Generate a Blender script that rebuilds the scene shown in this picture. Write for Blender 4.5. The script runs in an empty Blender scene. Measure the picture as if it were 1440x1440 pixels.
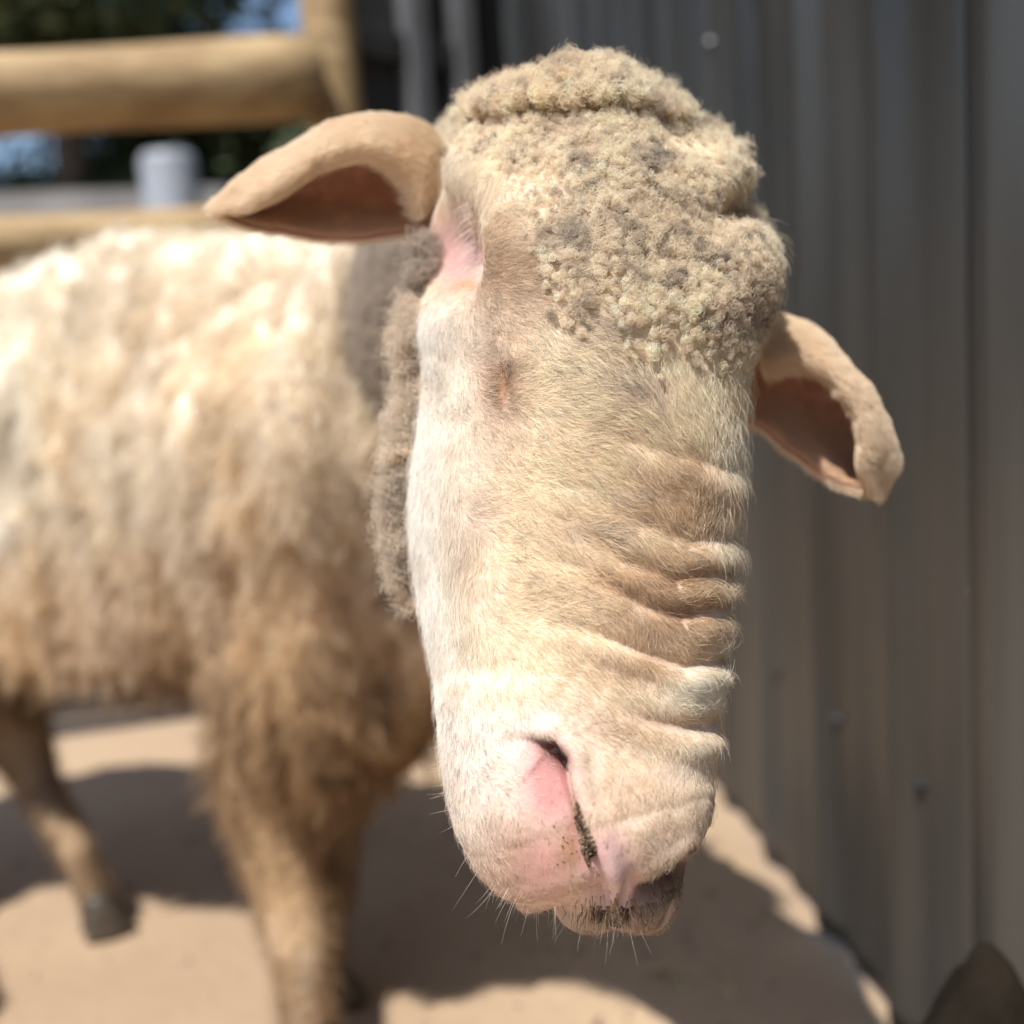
import bpy, bmesh, math
import numpy as np
from mathutils import Vector, Matrix

rng = np.random.default_rng(7)
C = bpy.context.scene
COL = C.collection

# ---------------------------------------------------------------- camera, light, exposure
CAM_H, PITCH, ROLL, FPX = 0.60, math.radians(7.0), math.radians(3.6), 1480.0
cam_d = bpy.data.cameras.new('camera')
cam = bpy.data.objects.new('camera', cam_d)
COL.objects.link(cam)
cam_d.sensor_width = 36.0
cam_d.lens = 36.0 * FPX / 1440.0
cam_d.clip_start, cam_d.clip_end = 0.01, 500.0
cam.location = (0, 0, CAM_H)
R = Matrix.Rotation(math.pi / 2 - PITCH, 3, 'X') @ Matrix.Rotation(-ROLL, 3, 'Z')
cam.rotation_euler = R.to_euler()
cam_d.dof.use_dof = True
cam_d.dof.focus_distance = 0.366
cam_d.dof.aperture_fstop = 4.4
C.camera = cam
RN = np.array(R)
CR, CU, CF = RN[:, 0], RN[:, 1], -RN[:, 2]
CP = np.array([0, 0, CAM_H])

SUN_EL, SUN_AZ = 62.0, -148.0       # azimuth of the sun, clockwise from +Y
W = bpy.data.worlds.new('World'); C.world = W; W.use_nodes = True
nt = W.node_tree
sky = nt.nodes.new('ShaderNodeTexSky'); sky.sky_type = 'NISHITA'; sky.sun_disc = False
sky.sun_elevation = math.radians(SUN_EL); sky.sun_rotation = math.radians(SUN_AZ)
sky.air_density = 1.0; sky.dust_density = 0.6
nt.links.new(sky.outputs[0], nt.nodes['Background'].inputs[0])
nt.nodes['Background'].inputs[1].default_value = 0.10
sd = bpy.data.lights.new('sun', 'SUN'); sd.energy = 4.3; sd.angle = math.radians(0.5); sd.color = (1.0, 0.965, 0.91)
sun = bpy.data.objects.new('sun', sd); COL.objects.link(sun)
az, el = math.radians(SUN_AZ), math.radians(SUN_EL)
sdir = Vector((math.sin(az) * math.cos(el), math.cos(az) * math.cos(el), math.sin(el)))
sun.rotation_euler = sdir.to_track_quat('Z', 'Y').to_euler(); sun.location = (0, -2, 5)
C.view_settings.view_transform = 'Standard'; C.view_settings.look = 'None'
C.view_settings.exposure = 0.58; C.view_settings.gamma = 1.0; C.view_settings.use_curve_mapping = False

# ---------------------------------------------------------------- helpers
def at(px, py, z):
    """world point seen at photograph position px, py at depth z metres"""
    return CP + z * (CF + CR * ((px - 720) / FPX) + CU * ((720 - py) / FPX))

def proj(P):
    D = P - CP
    z = D @ CF
    return 720 + FPX * (D @ CR) / z, 720 - FPX * (D @ CU) / z, z

def ground_at(px, py, h=0.0):
    d = CF + CR * ((px - 720) / FPX) + CU * ((720 - py) / FPX)
    return CP + d * ((h - CAM_H) / d[2])

def tag(o, label=None, cat=None, group=None, kind=None):
    if label: o['label'] = label
    if cat: o['category'] = cat
    if group: o['group'] = group
    if kind: o['kind'] = kind
    return o

def link(o, parent=None):
    COL.objects.link(o)
    if parent is not None: o.parent = parent
    return o

def mesh_obj(name, V, F, mat, parent=None, smooth=True, colors=None):
    me = bpy.data.meshes.new(name)
    me.from_pydata([tuple(v) for v in V] if not isinstance(V, np.ndarray) else V.tolist(), [], F if isinstance(F, list) else F.tolist())
    if smooth: me.polygons.foreach_set('use_smooth', np.ones(len(me.polygons), bool))
    if colors is not None:
        a = me.color_attributes.new('col', 'FLOAT_COLOR', 'POINT')
        a.data.foreach_set('color', np.concatenate([colors, np.ones((len(colors), 1))], 1).astype(np.float32).ravel())
    me.materials.append(mat); me.update()
    return link(bpy.data.objects.new(name, me), parent)

def bm_obj(name, bm, mat, parent=None, smooth=False):
    me = bpy.data.meshes.new(name); bm.to_mesh(me); bm.free()
    if smooth: me.polygons.foreach_set('use_smooth', np.ones(len(me.polygons), bool))
    me.materials.append(mat)
    return link(bpy.data.objects.new(name, me), parent)

def hair_obj(name, pts, rad, colr, mat, parent):
    """pts (n, k, 3), rad (n, k), colr (n, 3)"""
    n, k, _ = pts.shape
    hc = bpy.data.hair_curves.new(name)
    hc.add_curves([k] * n)
    hc.position_data.foreach_set('vector', pts.astype(np.float32).ravel())
    ra = hc.attributes.get('radius') or hc.attributes.new('radius', 'FLOAT', 'POINT')
    ra.data.foreach_set('value', rad.astype(np.float32).ravel())
    ca = hc.attributes.new('col', 'FLOAT_COLOR', 'CURVE')
    ca.data.foreach_set('color', np.concatenate([colr, np.ones((n, 1))], 1).astype(np.float32).ravel())
    hc.materials.append(mat)
    o = link(bpy.data.objects.new(name, hc), parent)
    return o

def norm(a): return a / np.maximum(np.linalg.norm(a, axis=-1, keepdims=True), 1e-12)

def cubic(ts, t, Y):
    """smooth monotone-ish interpolation of rows Y (k, d) at ts"""
    Y = np.asarray(Y, float); t = np.asarray(t, float)
    m = np.gradient(Y, t, axis=0)
    i = np.clip(np.searchsorted(t, ts) - 1, 0, len(t) - 2)
    h = (t[i + 1] - t[i])[:, None]; u = ((ts - t[i])[:, None]) / h
    return ((2*u**3 - 3*u**2 + 1) * Y[i] + (u**3 - 2*u**2 + u) * h * m[i]
            + (-2*u**3 + 3*u**2) * Y[i+1] + (u**3 - u**2) * h * m[i+1])

# value noise in numpy (3-D lattice)
_lat = rng.random((64, 64, 64))
def vnoise(P):
    i = np.floor(P).astype(int); f = P - i; f = f * f * (3 - 2 * f)
    r = 0
    for dx in (0, 1):
        for dy in (0, 1):
            for dz in (0, 1):
                w = (f[:, 0] if dx else 1 - f[:, 0]) * (f[:, 1] if dy else 1 - f[:, 1]) * (f[:, 2] if dz else 1 - f[:, 2])
                r = r + w * _lat[(i[:, 0] + dx) & 63, (i[:, 1] + dy) & 63, (i[:, 2] + dz) & 63]
    return r
def fbm(P, o=3):
    r = 0; a = 0.5; s = 0
    for k in range(o):
        r = r + a * vnoise(P * 2**k + 17.3 * k); s += a; a *= 0.5
    return r / s

def grid_faces(nu, nv, wrap=False):
    a = np.arange(nu * nv).reshape(nu, nv)
    b = np.roll(a, -1, 1) if wrap else None
    if wrap:
        return np.stack([a[:-1], b[:-1], b[1:], a[1:]], -1).reshape(-1, 4)
    return np.stack([a[:-1, :-1], a[:-1, 1:], a[1:, 1:], a[1:, :-1]], -1).reshape(-1, 4)

def vert_normals(V, F):
    n = np.cross(V[F[:, 2]] - V[F[:, 0]], V[F[:, 3]] - V[F[:, 1]])
    N = np.zeros_like(V)
    for k in range(4): 
        for c in range(3): N[:, c] += np.bincount(F[:, k], n[:, c], len(V))
    return norm(N)

# ---------------------------------------------------------------- materials
def new_mat(name):
    m = bpy.data.materials.new(name); m.use_nodes = True
    return m, m.node_tree.nodes, m.node_tree.links, m.node_tree.nodes['Principled BSDF']

def noise_mat(name, c1, c2, scale, rough=0.8, bump=0.2, bscale=None, dist=0.01, detail=6, metallic=0, stretch=(1, 1, 1), c3=None):
    m, n, l, p = new_mat(name)
    tc = n.new('ShaderNodeTexCoord'); mp = n.new('ShaderNodeMapping'); mp.inputs['Scale'].default_value = stretch
    l.new(tc.outputs['Object'], mp.inputs[0])
    t = n.new('ShaderNodeTexNoise'); t.inputs['Scale'].default_value = scale; t.inputs['Detail'].default_value = detail
    l.new(mp.outputs[0], t.inputs['Vector'])
    r = n.new('ShaderNodeValToRGB'); l.new(t.outputs[0], r.inputs[0])
    r.color_ramp.elements[0].color = (*c1, 1); r.color_ramp.elements[0].position = 0.3
    r.color_ramp.elements[1].color = (*c2, 1); r.color_ramp.elements[1].position = 0.7
    if c3:
        e = r.color_ramp.elements.new(0.5); e.color = (*c3, 1)
    l.new(r.outputs[0], p.inputs['Base Color'])
    p.inputs['Roughness'].default_value = rough; p.inputs['Metallic'].default_value = metallic
    b = n.new('ShaderNodeBump'); t2 = n.new('ShaderNodeTexNoise'); t2.inputs['Scale'].default_value = bscale or scale * 3
    t2.inputs['Detail'].default_value = 8
    l.new(mp.outputs[0], t2.inputs['Vector']); l.new(t2.outputs[0], b.inputs['Height'])
    b.inputs['Strength'].default_value = bump; b.inputs['Distance'].default_value = dist
    l.new(b.outputs[0], p.inputs['Normal'])
    return m

def attr_mat(name, rough=0.7, sss=0.0, nscale=900, bump=0.15, dist=0.0004, spec=0.3):
    m, n, l, p = new_mat(name)
    a = n.new('ShaderNodeAttribute'); a.attribute_name = 'col'
    t = n.new('ShaderNodeTexNoise'); t.inputs['Scale'].default_value = nscale; t.inputs['Detail'].default_value = 4
    tc = n.new('ShaderNodeTexCoord'); l.new(tc.outputs['Object'], t.inputs['Vector'])
    mx = n.new('ShaderNodeMix'); mx.data_type = 'RGBA'; mx.blend_type = 'MULTIPLY'; mx.inputs[0].default_value = 0.35
    l.new(a.outputs['Color'], mx.inputs[6]); l.new(t.outputs[0], mx.inputs[7])
    mm = n.new('ShaderNodeMix'); mm.data_type = 'RGBA'; mm.blend_type = 'MULTIPLY'; mm.inputs[0].default_value = 1.0
    l.new(mx.outputs[2], mm.inputs[6]); mm.inputs[7].default_value = (1.2, 1.2, 1.2, 1)
    l.new(mm.outputs[2], p.inputs['Base Color'])
    p.inputs['Roughness'].default_value = rough; p.inputs['Specular IOR Level'].default_value = spec
    if sss:
        p.inputs['Subsurface Weight'].default_value = sss; p.inputs['Subsurface Radius'].default_value = (1, .4, .25)
        p.inputs['Subsurface Scale'].default_value = 0.004
    b = n.new('ShaderNodeBump'); l.new(t.outputs[0], b.inputs['Height'])
    b.inputs['Strength'].default_value = bump; b.inputs['Distance'].default_value = dist
    l.new(b.outputs[0], p.inputs['Normal'])
    return m

def hair_mat(name, rough=0.5, trans=0.35, spec=0.35):
    m, n, l, p = new_mat(name)
    a = n.new('ShaderNodeAttribute'); a.attribute_name = 'col'
    l.new(a.outputs['Color'], p.inputs['Base Color'])
    p.inputs['Roughness'].default_value = rough; p.inputs['Specular IOR Level'].default_value = spec
    tr = n.new('ShaderNodeBsdfTranslucent'); l.new(a.outputs['Color'], tr.inputs[0])
    ms = n.new('ShaderNodeMixShader'); ms.inputs[0].default_value = trans
    out = n['Material Output']
    l.new(p.outputs[0], ms.inputs[1]); l.new(tr.outputs[0], ms.inputs[2]); l.new(ms.outputs[0], out.inputs[0])
    return m

M_skin = attr_mat('skin', 0.6, 0.15)
M_ear = attr_mat('ear_skin', 0.75, 0.15, 350, 0.5, 0.0012, 0.15)
M_fleece = attr_mat('fleece_base', 0.95, 0.0, 90, 0.6, 0.01, 0.1)
M_hair = hair_mat('hair')
M_wool = hair_mat('wool_strand', 0.7, 0.48, 0.2)
M_sand = noise_mat('sand', (.29, .205, .13), (.46, .335, .22), 1.6, 0.95, 0.5, 60, 0.006, c3=(.38, .27, .175))
M_rail = noise_mat('pale_timber', (.22, .13, .055), (.46, .33, .17), 5, 0.75, 0.4, 25, 0.004, stretch=(1, 8, 8))
M_steel = noise_mat('dark_painted_steel', (.012, .013, .0125), (.060, .060, .057), 5.0, 0.34, 0.25, 9, 0.008, stretch=(1, 1, .2))
def ground_tint(m):
    """earth brown painted on the lower part for the reflected ground, in vertical streaks"""
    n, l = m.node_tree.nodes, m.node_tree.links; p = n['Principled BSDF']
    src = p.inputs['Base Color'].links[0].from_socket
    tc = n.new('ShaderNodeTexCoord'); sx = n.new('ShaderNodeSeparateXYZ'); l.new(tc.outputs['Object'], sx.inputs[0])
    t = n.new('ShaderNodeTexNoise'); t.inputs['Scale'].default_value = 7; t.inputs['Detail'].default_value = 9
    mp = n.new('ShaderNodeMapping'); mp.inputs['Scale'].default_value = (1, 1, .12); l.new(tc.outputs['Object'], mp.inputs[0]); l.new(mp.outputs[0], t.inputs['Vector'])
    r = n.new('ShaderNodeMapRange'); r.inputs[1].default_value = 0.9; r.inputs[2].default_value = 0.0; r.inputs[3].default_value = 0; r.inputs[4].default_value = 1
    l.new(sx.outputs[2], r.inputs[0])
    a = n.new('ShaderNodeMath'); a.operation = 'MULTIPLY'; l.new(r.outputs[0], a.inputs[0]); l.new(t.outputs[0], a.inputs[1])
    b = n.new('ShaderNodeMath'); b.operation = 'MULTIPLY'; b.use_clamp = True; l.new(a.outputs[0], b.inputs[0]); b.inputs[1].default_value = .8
    mx = n.new('ShaderNodeMix'); mx.data_type = 'RGBA'; l.new(b.outputs[0], mx.inputs[0]); l.new(src, mx.inputs[6]); mx.inputs[7].default_value = (.105, .086, .068, 1)  # brown of the reflected ground, painted into the base colour
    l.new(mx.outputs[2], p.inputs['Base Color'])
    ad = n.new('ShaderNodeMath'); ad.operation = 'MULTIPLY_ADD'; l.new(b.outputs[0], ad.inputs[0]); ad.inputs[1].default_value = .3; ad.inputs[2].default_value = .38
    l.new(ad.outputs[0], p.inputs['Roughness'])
ground_tint(M_steel)
M_screw = noise_mat('zinc', (.05, .05, .05), (.10, .10, .10), 40, 0.4, 0.1, metallic=0.8)
M_hoof = noise_mat('hoof_horn', (.04, .03, .022), (.10, .08, .06), 60, 0.5, 0.3, 200, 0.001)
M_mud = noise_mat('dried_mud', (.07, .045, .028), (.30, .20, .12), 500, 0.35, 0.8, 1200, 0.0006)
M_eye = noise_mat('eyeball', (.02, .014, .01), (.08, .05, .02), 200, 0.08, 0.0)

# ================================================================ SHEEP
sheep = link(bpy.data.objects.new('sheep', None))
tag(sheep, 'cream ram with long pale face, curly forehead and drooping ears beside the wall', 'sheep')
PARENT = sheep

# ---- head: rings along the skull, from muzzle tip to neck
YAW = math.radians(27)
#        y    left  right  zc    D     V     exponent
ROWS = [(1298, 795, 888, .376, .006, .012, 2.0),
        (1282, 747, 908, .376, .014, .026, 2.05),
        (1256, 706, 942, .376, .025, .037, 2.1),
        (1228, 674, 968, .378, .038, .044, 2.2),
        (1195, 652, 986, .380, .045, .048, 2.3),
        (1150, 636, 992, .383, .047, .051, 2.3),
        (1100, 623, 1000, .386, .048, .054, 2.3),
        (1050, 617, 1008, .390, .049, .057, 2.3),
        (1000, 613, 1016, .394, .050, .060, 2.3),
        (950, 607, 1019, .398, .051, .063, 2.3),
        (900, 599, 1019, .402, .053, .067, 2.3),
        (850, 587, 1023, .406, .055, .070, 2.3),
        (800, 577, 1030, .410, .057, .073, 2.3),
        (740, 571, 1038, .414, .059, .078, 2.3),
        (680, 571, 1043, .418, .061, .082, 2.3),
        (620, 579, 1042, .422, .063, .085, 2.3),
        (560, 590, 1042, .427, .065, .088, 2.3),
        (500, 592, 1050, .433, .066, .090, 2.25),
        (440, 592, 1060, .440, .067, .092, 2.2),
        (390, 592, 1068, .448, .067, .092, 2.2),
        (345, 595, 1070, .460, .060, .090, 2.15)]
ROWS = np.array(ROWS)
NT0 = 96
def ring_dirs(nt, ex):
    th = np.linspace(-math.pi, math.pi, nt, endpoint=False)
    c, s = np.cos(th), np.sin(th)
    return th, np.sign(s) * np.abs(s) ** (2 / ex), np.sign(c) * np.abs(c) ** (2 / ex)

def head_surface(ctr, Wd, Dd, Vd, ex, ns, nt):
    """ctr (k,3) control centres; returns (ns,nt,3) points and th"""
    seg = np.r_[0, np.cumsum(np.linalg.norm(np.diff(ctr, axis=0), axis=1))]
    dens = np.interp(np.linspace(0, 1, ns), [0, .18, .75, 1], [0, .12, .60, 1])   # more stations on the face
    s = dens * seg[-1]
    Q = cubic(s, seg, np.c_[ctr, Wd, Dd, Vd, ex])
    c = Q[:, :3]
    T = norm(np.gradient(c, axis=0))
    Nn = np.zeros_like(T)
    n0 = CR * math.sin(YAW) - CF * math.cos(YAW)
    v = n0
    for i in range(len(T)):
        v = v - T[i] * (v @ T[i]); v = v / np.linalg.norm(v); Nn[i] = v
    B = np.cross(Nn, T); B = norm(B)
    if (B[0] @ CR) < 0: B = -B
    th = np.linspace(-math.pi, math.pi, nt, endpoint=False)
    cc, ss = np.cos(th)[None], np.sin(th)[None]
    e = Q[:, 6][:, None]
    u = np.sign(ss) * np.abs(ss) ** (2 / e) * Q[:, 3][:, None]
    nn = np.sign(cc) * np.abs(cc) ** (2 / e) * np.where(cc > 0, Q[:, 4][:, None], Q[:, 5][:, None])
    return c[:, None] + u[..., None] * B[:, None] + nn[..., None] * Nn[:, None], th, s, c, T, Nn, B

# neck stations carry on behind the poll: (px, py, z, W, D, V)
NECK = [(842, 322, .480, .066, .052, .088), (836, 310, .510, .066, .050, .085), (820, 315, .55, .068, .054, .085),
        (790, 340, .60, .072, .064, .09), (755, 350, .66, .085, .080, .10), (715, 395, .72, .09, .085, .11), (680, 440, .78, .09, .085, .11)]
cx = (ROWS[:, 1] + ROWS[:, 2]) / 2
cy = ROWS[:, 0] + 0.0
wd = (ROWS[:, 2] - ROWS[:, 1]) / 2 * ROWS[:, 3] / FPX
def controls():
    c = np.array([at(cx[i], cy[i], ROWS[i, 3]) for i in range(len(ROWS))] + [at(a[0], a[1], a[2]) for a in NECK])
    w = np.r_[wd, [a[3] for a in NECK]]
    d = np.r_[ROWS[:, 4], [a[4] for a in NECK]]; v = np.r_[ROWS[:, 5], [a[5] for a in NECK]]
    e = np.r_[ROWS[:, 6], [2.1] * len(NECK)]
    return c, w, d, v, e
tr3 = np.array([.4, .7, 1.0]); wd3 = wd[3]
for it in range(9):                      # fit the skull's centre line and width to the measured outline
    cc_ = controls(); S, _, sS = head_surface(*cc_, 300, NT0)[:3]
    sC = np.r_[0, np.cumsum(np.linalg.norm(np.diff(cc_[0], axis=0), axis=1))]
    x, y, z = proj(S.reshape(-1, 3)); sv = np.repeat(sS, NT0)
    for i in range(len(ROWS)):
        m = (np.abs(y - ROWS[i, 0]) < 7) & (np.abs(sv - sC[i]) < .024)
        if i < 3 or i > 18 or m.sum() < 6: continue
        lo, hi = x[m].min(), x[m].max()
        cx[i] += 0.6 * ((ROWS[i, 1] + ROWS[i, 2]) - (lo + hi)) / 2
        wd[i] *= 1 + 0.6 * ((ROWS[i, 2] - ROWS[i, 1]) / (hi - lo) - 1)
    off = cx[3] - (ROWS[3, 1] + ROWS[3, 2]) / 2; cx[:3] = (ROWS[:3, 1] + ROWS[:3, 2]) / 2 + off * tr3; wd[:3] = (ROWS[:3, 2] - ROWS[:3, 1]) / 2 * ROWS[:3, 3] / FPX * wd[3] / wd3
    wd[19:] = (ROWS[19:, 2] - ROWS[19:, 1]) / 2 * ROWS[19:, 3] / FPX * wd[18] / ((ROWS[18, 2] - ROWS[18, 1]) / 2 * ROWS[18, 3] / FPX); cx[19:] = (ROWS[19:, 1] + ROWS[19:, 2]) / 2 + cx[18] - (ROWS[18, 1] + ROWS[18, 2]) / 2
for _ in range(2):
    for a_ in (cx, wd): a_[3:-1] = .25 * a_[2:-2] + .5 * a_[3:-1] + .25 * a_[4:]
NS, NT = 620, 600
Sg, TH, Ss, SC, ST, SN, SB = head_surface(*controls(), NS, NT)
HV = Sg.reshape(-1, 3).copy()
HF = grid_faces(NS, NT, True)
HNrm = vert_normals(HV, HF)
if ((HV[NT * 200 + NT // 2] - SC[200]) @ HNrm[NT * 200 + NT // 2]) < 0:
    HF = HF[:, ::-1].copy(); HNrm = -HNrm
X, Y, Z = proj(HV)
front = ((HV - CP) * HNrm).sum(1) < 0.02
th_v = np.tile(TH, NS)
MM = Z / FPX * 1000        # millimetres in one photo pixel here

def pdist(px, py, poly):
    """distance (px) to polyline, signed (+ right of its direction), parameter 0..1"""
    P = np.array(poly, float); best = np.full(len(px), 1e9); sg = np.zeros(len(px)); tt = np.zeros(len(px))
    L = np.r_[0, np.cumsum(np.hypot(*np.diff(P, axis=0).T))]
    for i in range(len(P) - 1):
        a, b = P[i], P[i + 1]; d = b - a; q = np.clip(((px - a[0]) * d[0] + (py - a[1]) * d[1]) / (d @ d), 0, 1)
        ex, ey = px - a[0] - q * d[0], py - a[1] - q * d[1]; r = np.hypot(ex, ey)
        m = r < best; best[m] = r[m]; sg[m] = np.sign(d[0] * ey - d[1] * ex)[m]; tt[m] = ((L[i] + q * np.hypot(*d)) / L[-1])[m]
    return best, sg, tt

def G(px, py, x0, y0, rx, ry=None, ang=0):
    ry = ry or rx; a = math.radians(ang); dx, dy = px - x0, py - y0
    u = dx * math.cos(a) + dy * math.sin(a); v = -dx * math.sin(a) + dy * math.cos(a)
    return np.exp(-0.5 * ((u / rx) ** 2 + (v / ry) ** 2))

def relief(px, py):
    """carved relief of the face in millimetres, positive outwards"""
    h = np.zeros(len(px))
    # brow ridge, eye hollow, cheek bone, tear groove
    h += 6.5 * G(px, py, 655, 240, 38, 38) + 3.5 * G(px, py, 690, 330, 22, 60)
    h -= 14.5 * G(px, py, 626, 338, 30, 46, 12)
    h -= 5.0 * G(px, py, 652, 372, 15, 26)
    h += 5.5 * G(px, py, 622, 462, 30, 34)
    h -= 2.4 * G(px, py, 697, 525, 12, 38, -3)
    h += 1.5 * G(px, py, 725, 500, 16, 50) 
    h -= 1.5 * G(px, py, 690, 640, 60, 80)
    # cheek hollow running down the side
    d, s, t = pdist(px, py, [(612, 560), (604, 680), (606, 800), (622, 900), (640, 960)])
    h -= 2.2 * np.exp(-0.5 * (d / 16) ** 2) * np.sin(math.pi * np.clip(t, 0, 1)) ** .6
    d, s, t = pdist(px, py, [(660, 700), (650, 800), (665, 880)])
    h += 1.6 * np.exp(-0.5 * (d / 26) ** 2)
    # skin folds across the bridge: valley polylines
    for poly, dep, wdt in (
        ([(770, 600), (860, 612), (960, 640), (1040, 655), (1110, 647)], 1.0, 9),
        ([(745, 668), (830, 690), (900, 735), (970, 760), (1040, 752), (1110, 744)], 1.7, 9),
        ([(735, 705), (800, 735), (870, 785), (950, 815), (1035, 800), (1110, 792)], 2.2, 8),
        ([(740, 770), (820, 800), (900, 850), (960, 868), (1030, 850), (1110, 842)], 2.5, 8),
        ([(720, 860), (820, 885), (900, 915), (960, 938), (1030, 928), (1110, 920)], 2.6, 7),
        ([(850, 985), (910, 1012), (970, 1026), (1025, 1015), (1110, 1007)], 3.0, 8),
        ([(900, 1090), (950, 1095), (1008, 1075)], .5, 12),
        ([(640, 962), (700, 945), (760, 952), (830, 965)], 1.0, 14)):
        d, s, t = pdist(px, py, poly)
        taper = np.clip(t / .35, 0, 1) ** 1.2 if poly[0][0] > 700 else np.sin(math.pi * np.clip(t, 0.02, .98))
        dep = dep * .72; wdt = wdt * 1.1
        h -= dep * np.exp(-0.5 * (d / wdt) ** 2) * taper
        # swollen roll just under each fold
        h += 0.75 * dep * np.exp(-0.5 * ((d * s - (2.6 * wdt)) / (1.6 * wdt)) ** 2) * taper * (poly[0][0] > 700)
    for (x0, y0, rx, ry, a) in ((1000, 700, 22, 26, 1.5), (1003, 782, 22, 18, 1.8), (1000, 838, 22, 16, 2.2), (990, 900, 24, 18, 2.4), (978, 972, 34, 24, 3.6), (978, 1060, 26, 22, 2.0)):
        h += .45 * a * G(px, py, x0, y0, rx, ry)
    # muzzle: alar fold, nostril groove
    pol = [(742, 1036), (775, 1046), (792, 1066), (797, 1100), (806, 1135), (822, 1170), (838, 1210), (852, 1250), (862, 1290)]
    d, s, t = pdist(px, py, pol)
    right = s < 0
    sd_ = np.where(right, d, -d)                     # + on the nose-pad side
    dep = np.interp(t, [0, .10, .2, .45, .6, .8, 1], [1.5, 9, 11, 6.5, 7.5, 3.5, 0.6])
    h -= dep * np.where(sd_ > 0, np.exp(-(sd_ / 4.5) ** 2), np.exp(-(sd_ / np.interp(t, [0, .2, .5, .8, 1], [20, 34, 34, 20, 12])) ** 2) * .62 + .38 * np.exp(-(sd_ / 8) ** 2))
    h += 2.8 * np.exp(-0.5 * ((sd_ - 19) / 11) ** 2) * np.interp(t, [0, .1, .3, .85, 1], [0, .6, 1, 1, 0])
    h += 3.0 * G(px, py, 700, 1140, 50, 90) + 2.0 * G(px, py, 900, 1130, 60, 60)
    # right nostril, under the nose pad
    d, s, t = pdist(px, py, [(893, 1262), (925, 1246), (955, 1226), (984, 1196)])
    h -= 6.5 * np.exp(-0.5 * (d / 10) ** 2) * np.interp(t, [0, .2, 1], [.3, 1, 1])
    d, s, t = pdist(px, py, [(905, 1232), (940, 1212), (975, 1180)])
    h += 2.2 * np.exp(-0.5 * (d / 8) ** 2)
    # philtrum between them
    d, s, t = pdist(px, py, [(880, 1225), (874, 1260), (862, 1300)])
    tp = np.clip(t * 3, 0, 1) * np.clip((1 - t) * 3, 0.1, 1)
    h -= 2.2 * np.exp(-0.5 * (d / 4) ** 2) * tp
    h += 1.2 * np.exp(-0.5 * ((d - 13) / 6) ** 2) * tp
    h += 1.2 * G(px, py, 745, 1275, 45, 30) - 3 * G(px, py, 965, 1285, 34, 30) + 0.8 * G(px, py, 790, 1285, 40, 24)
    d, s, t = pdist(px, py, [(640, 296), (630, 335), (634, 375), (648, 398)])
    h += 1.6 * np.exp(-0.5 * (d / 5) ** 2)
    d, s, t = pdist(px, py, [(668, 288), (663, 330), (652, 364)])
    h -= 3.5 * np.exp(-0.5 * (d / 5) ** 2)
    return h

hrel = relief(X, Y)
hrel *= np.clip((0.02 - ((HV - CP) * HNrm).sum(1) / np.linalg.norm(HV - CP, axis=1)) / .15, 0, 1)   # only on faces turned to the viewer's side
hrel *= np.clip((Y - 120) / 80, 0, 1)
# fleece thickness / natural irregularity
hrel += 26 * G(X, Y, 1054, 205, 36, 42) + 10 * G(X, Y, 1015, 150, 34, 26) + 6 * G(X, Y, 875, 120, 55, 40) - 15 * G(X, Y, 1050, 292, 30, 18) + 8 * G(X, Y, 1062, 385, 40, 48)
hrel += 1.2 * (fbm(HV * 45, 3) - .5) + 0.5 * (fbm(HV * 160, 2) - .5)
# wool ridge over the poll
woolz = np.clip((250 - Y) / 60, 0, 1) 
HV2 = HV + HNrm * (hrel / 1000)[:, None]
HN2 = vert_normals(HV2, HF)
X0, Y0 = X, Y        # design coordinates of each surface point

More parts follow.
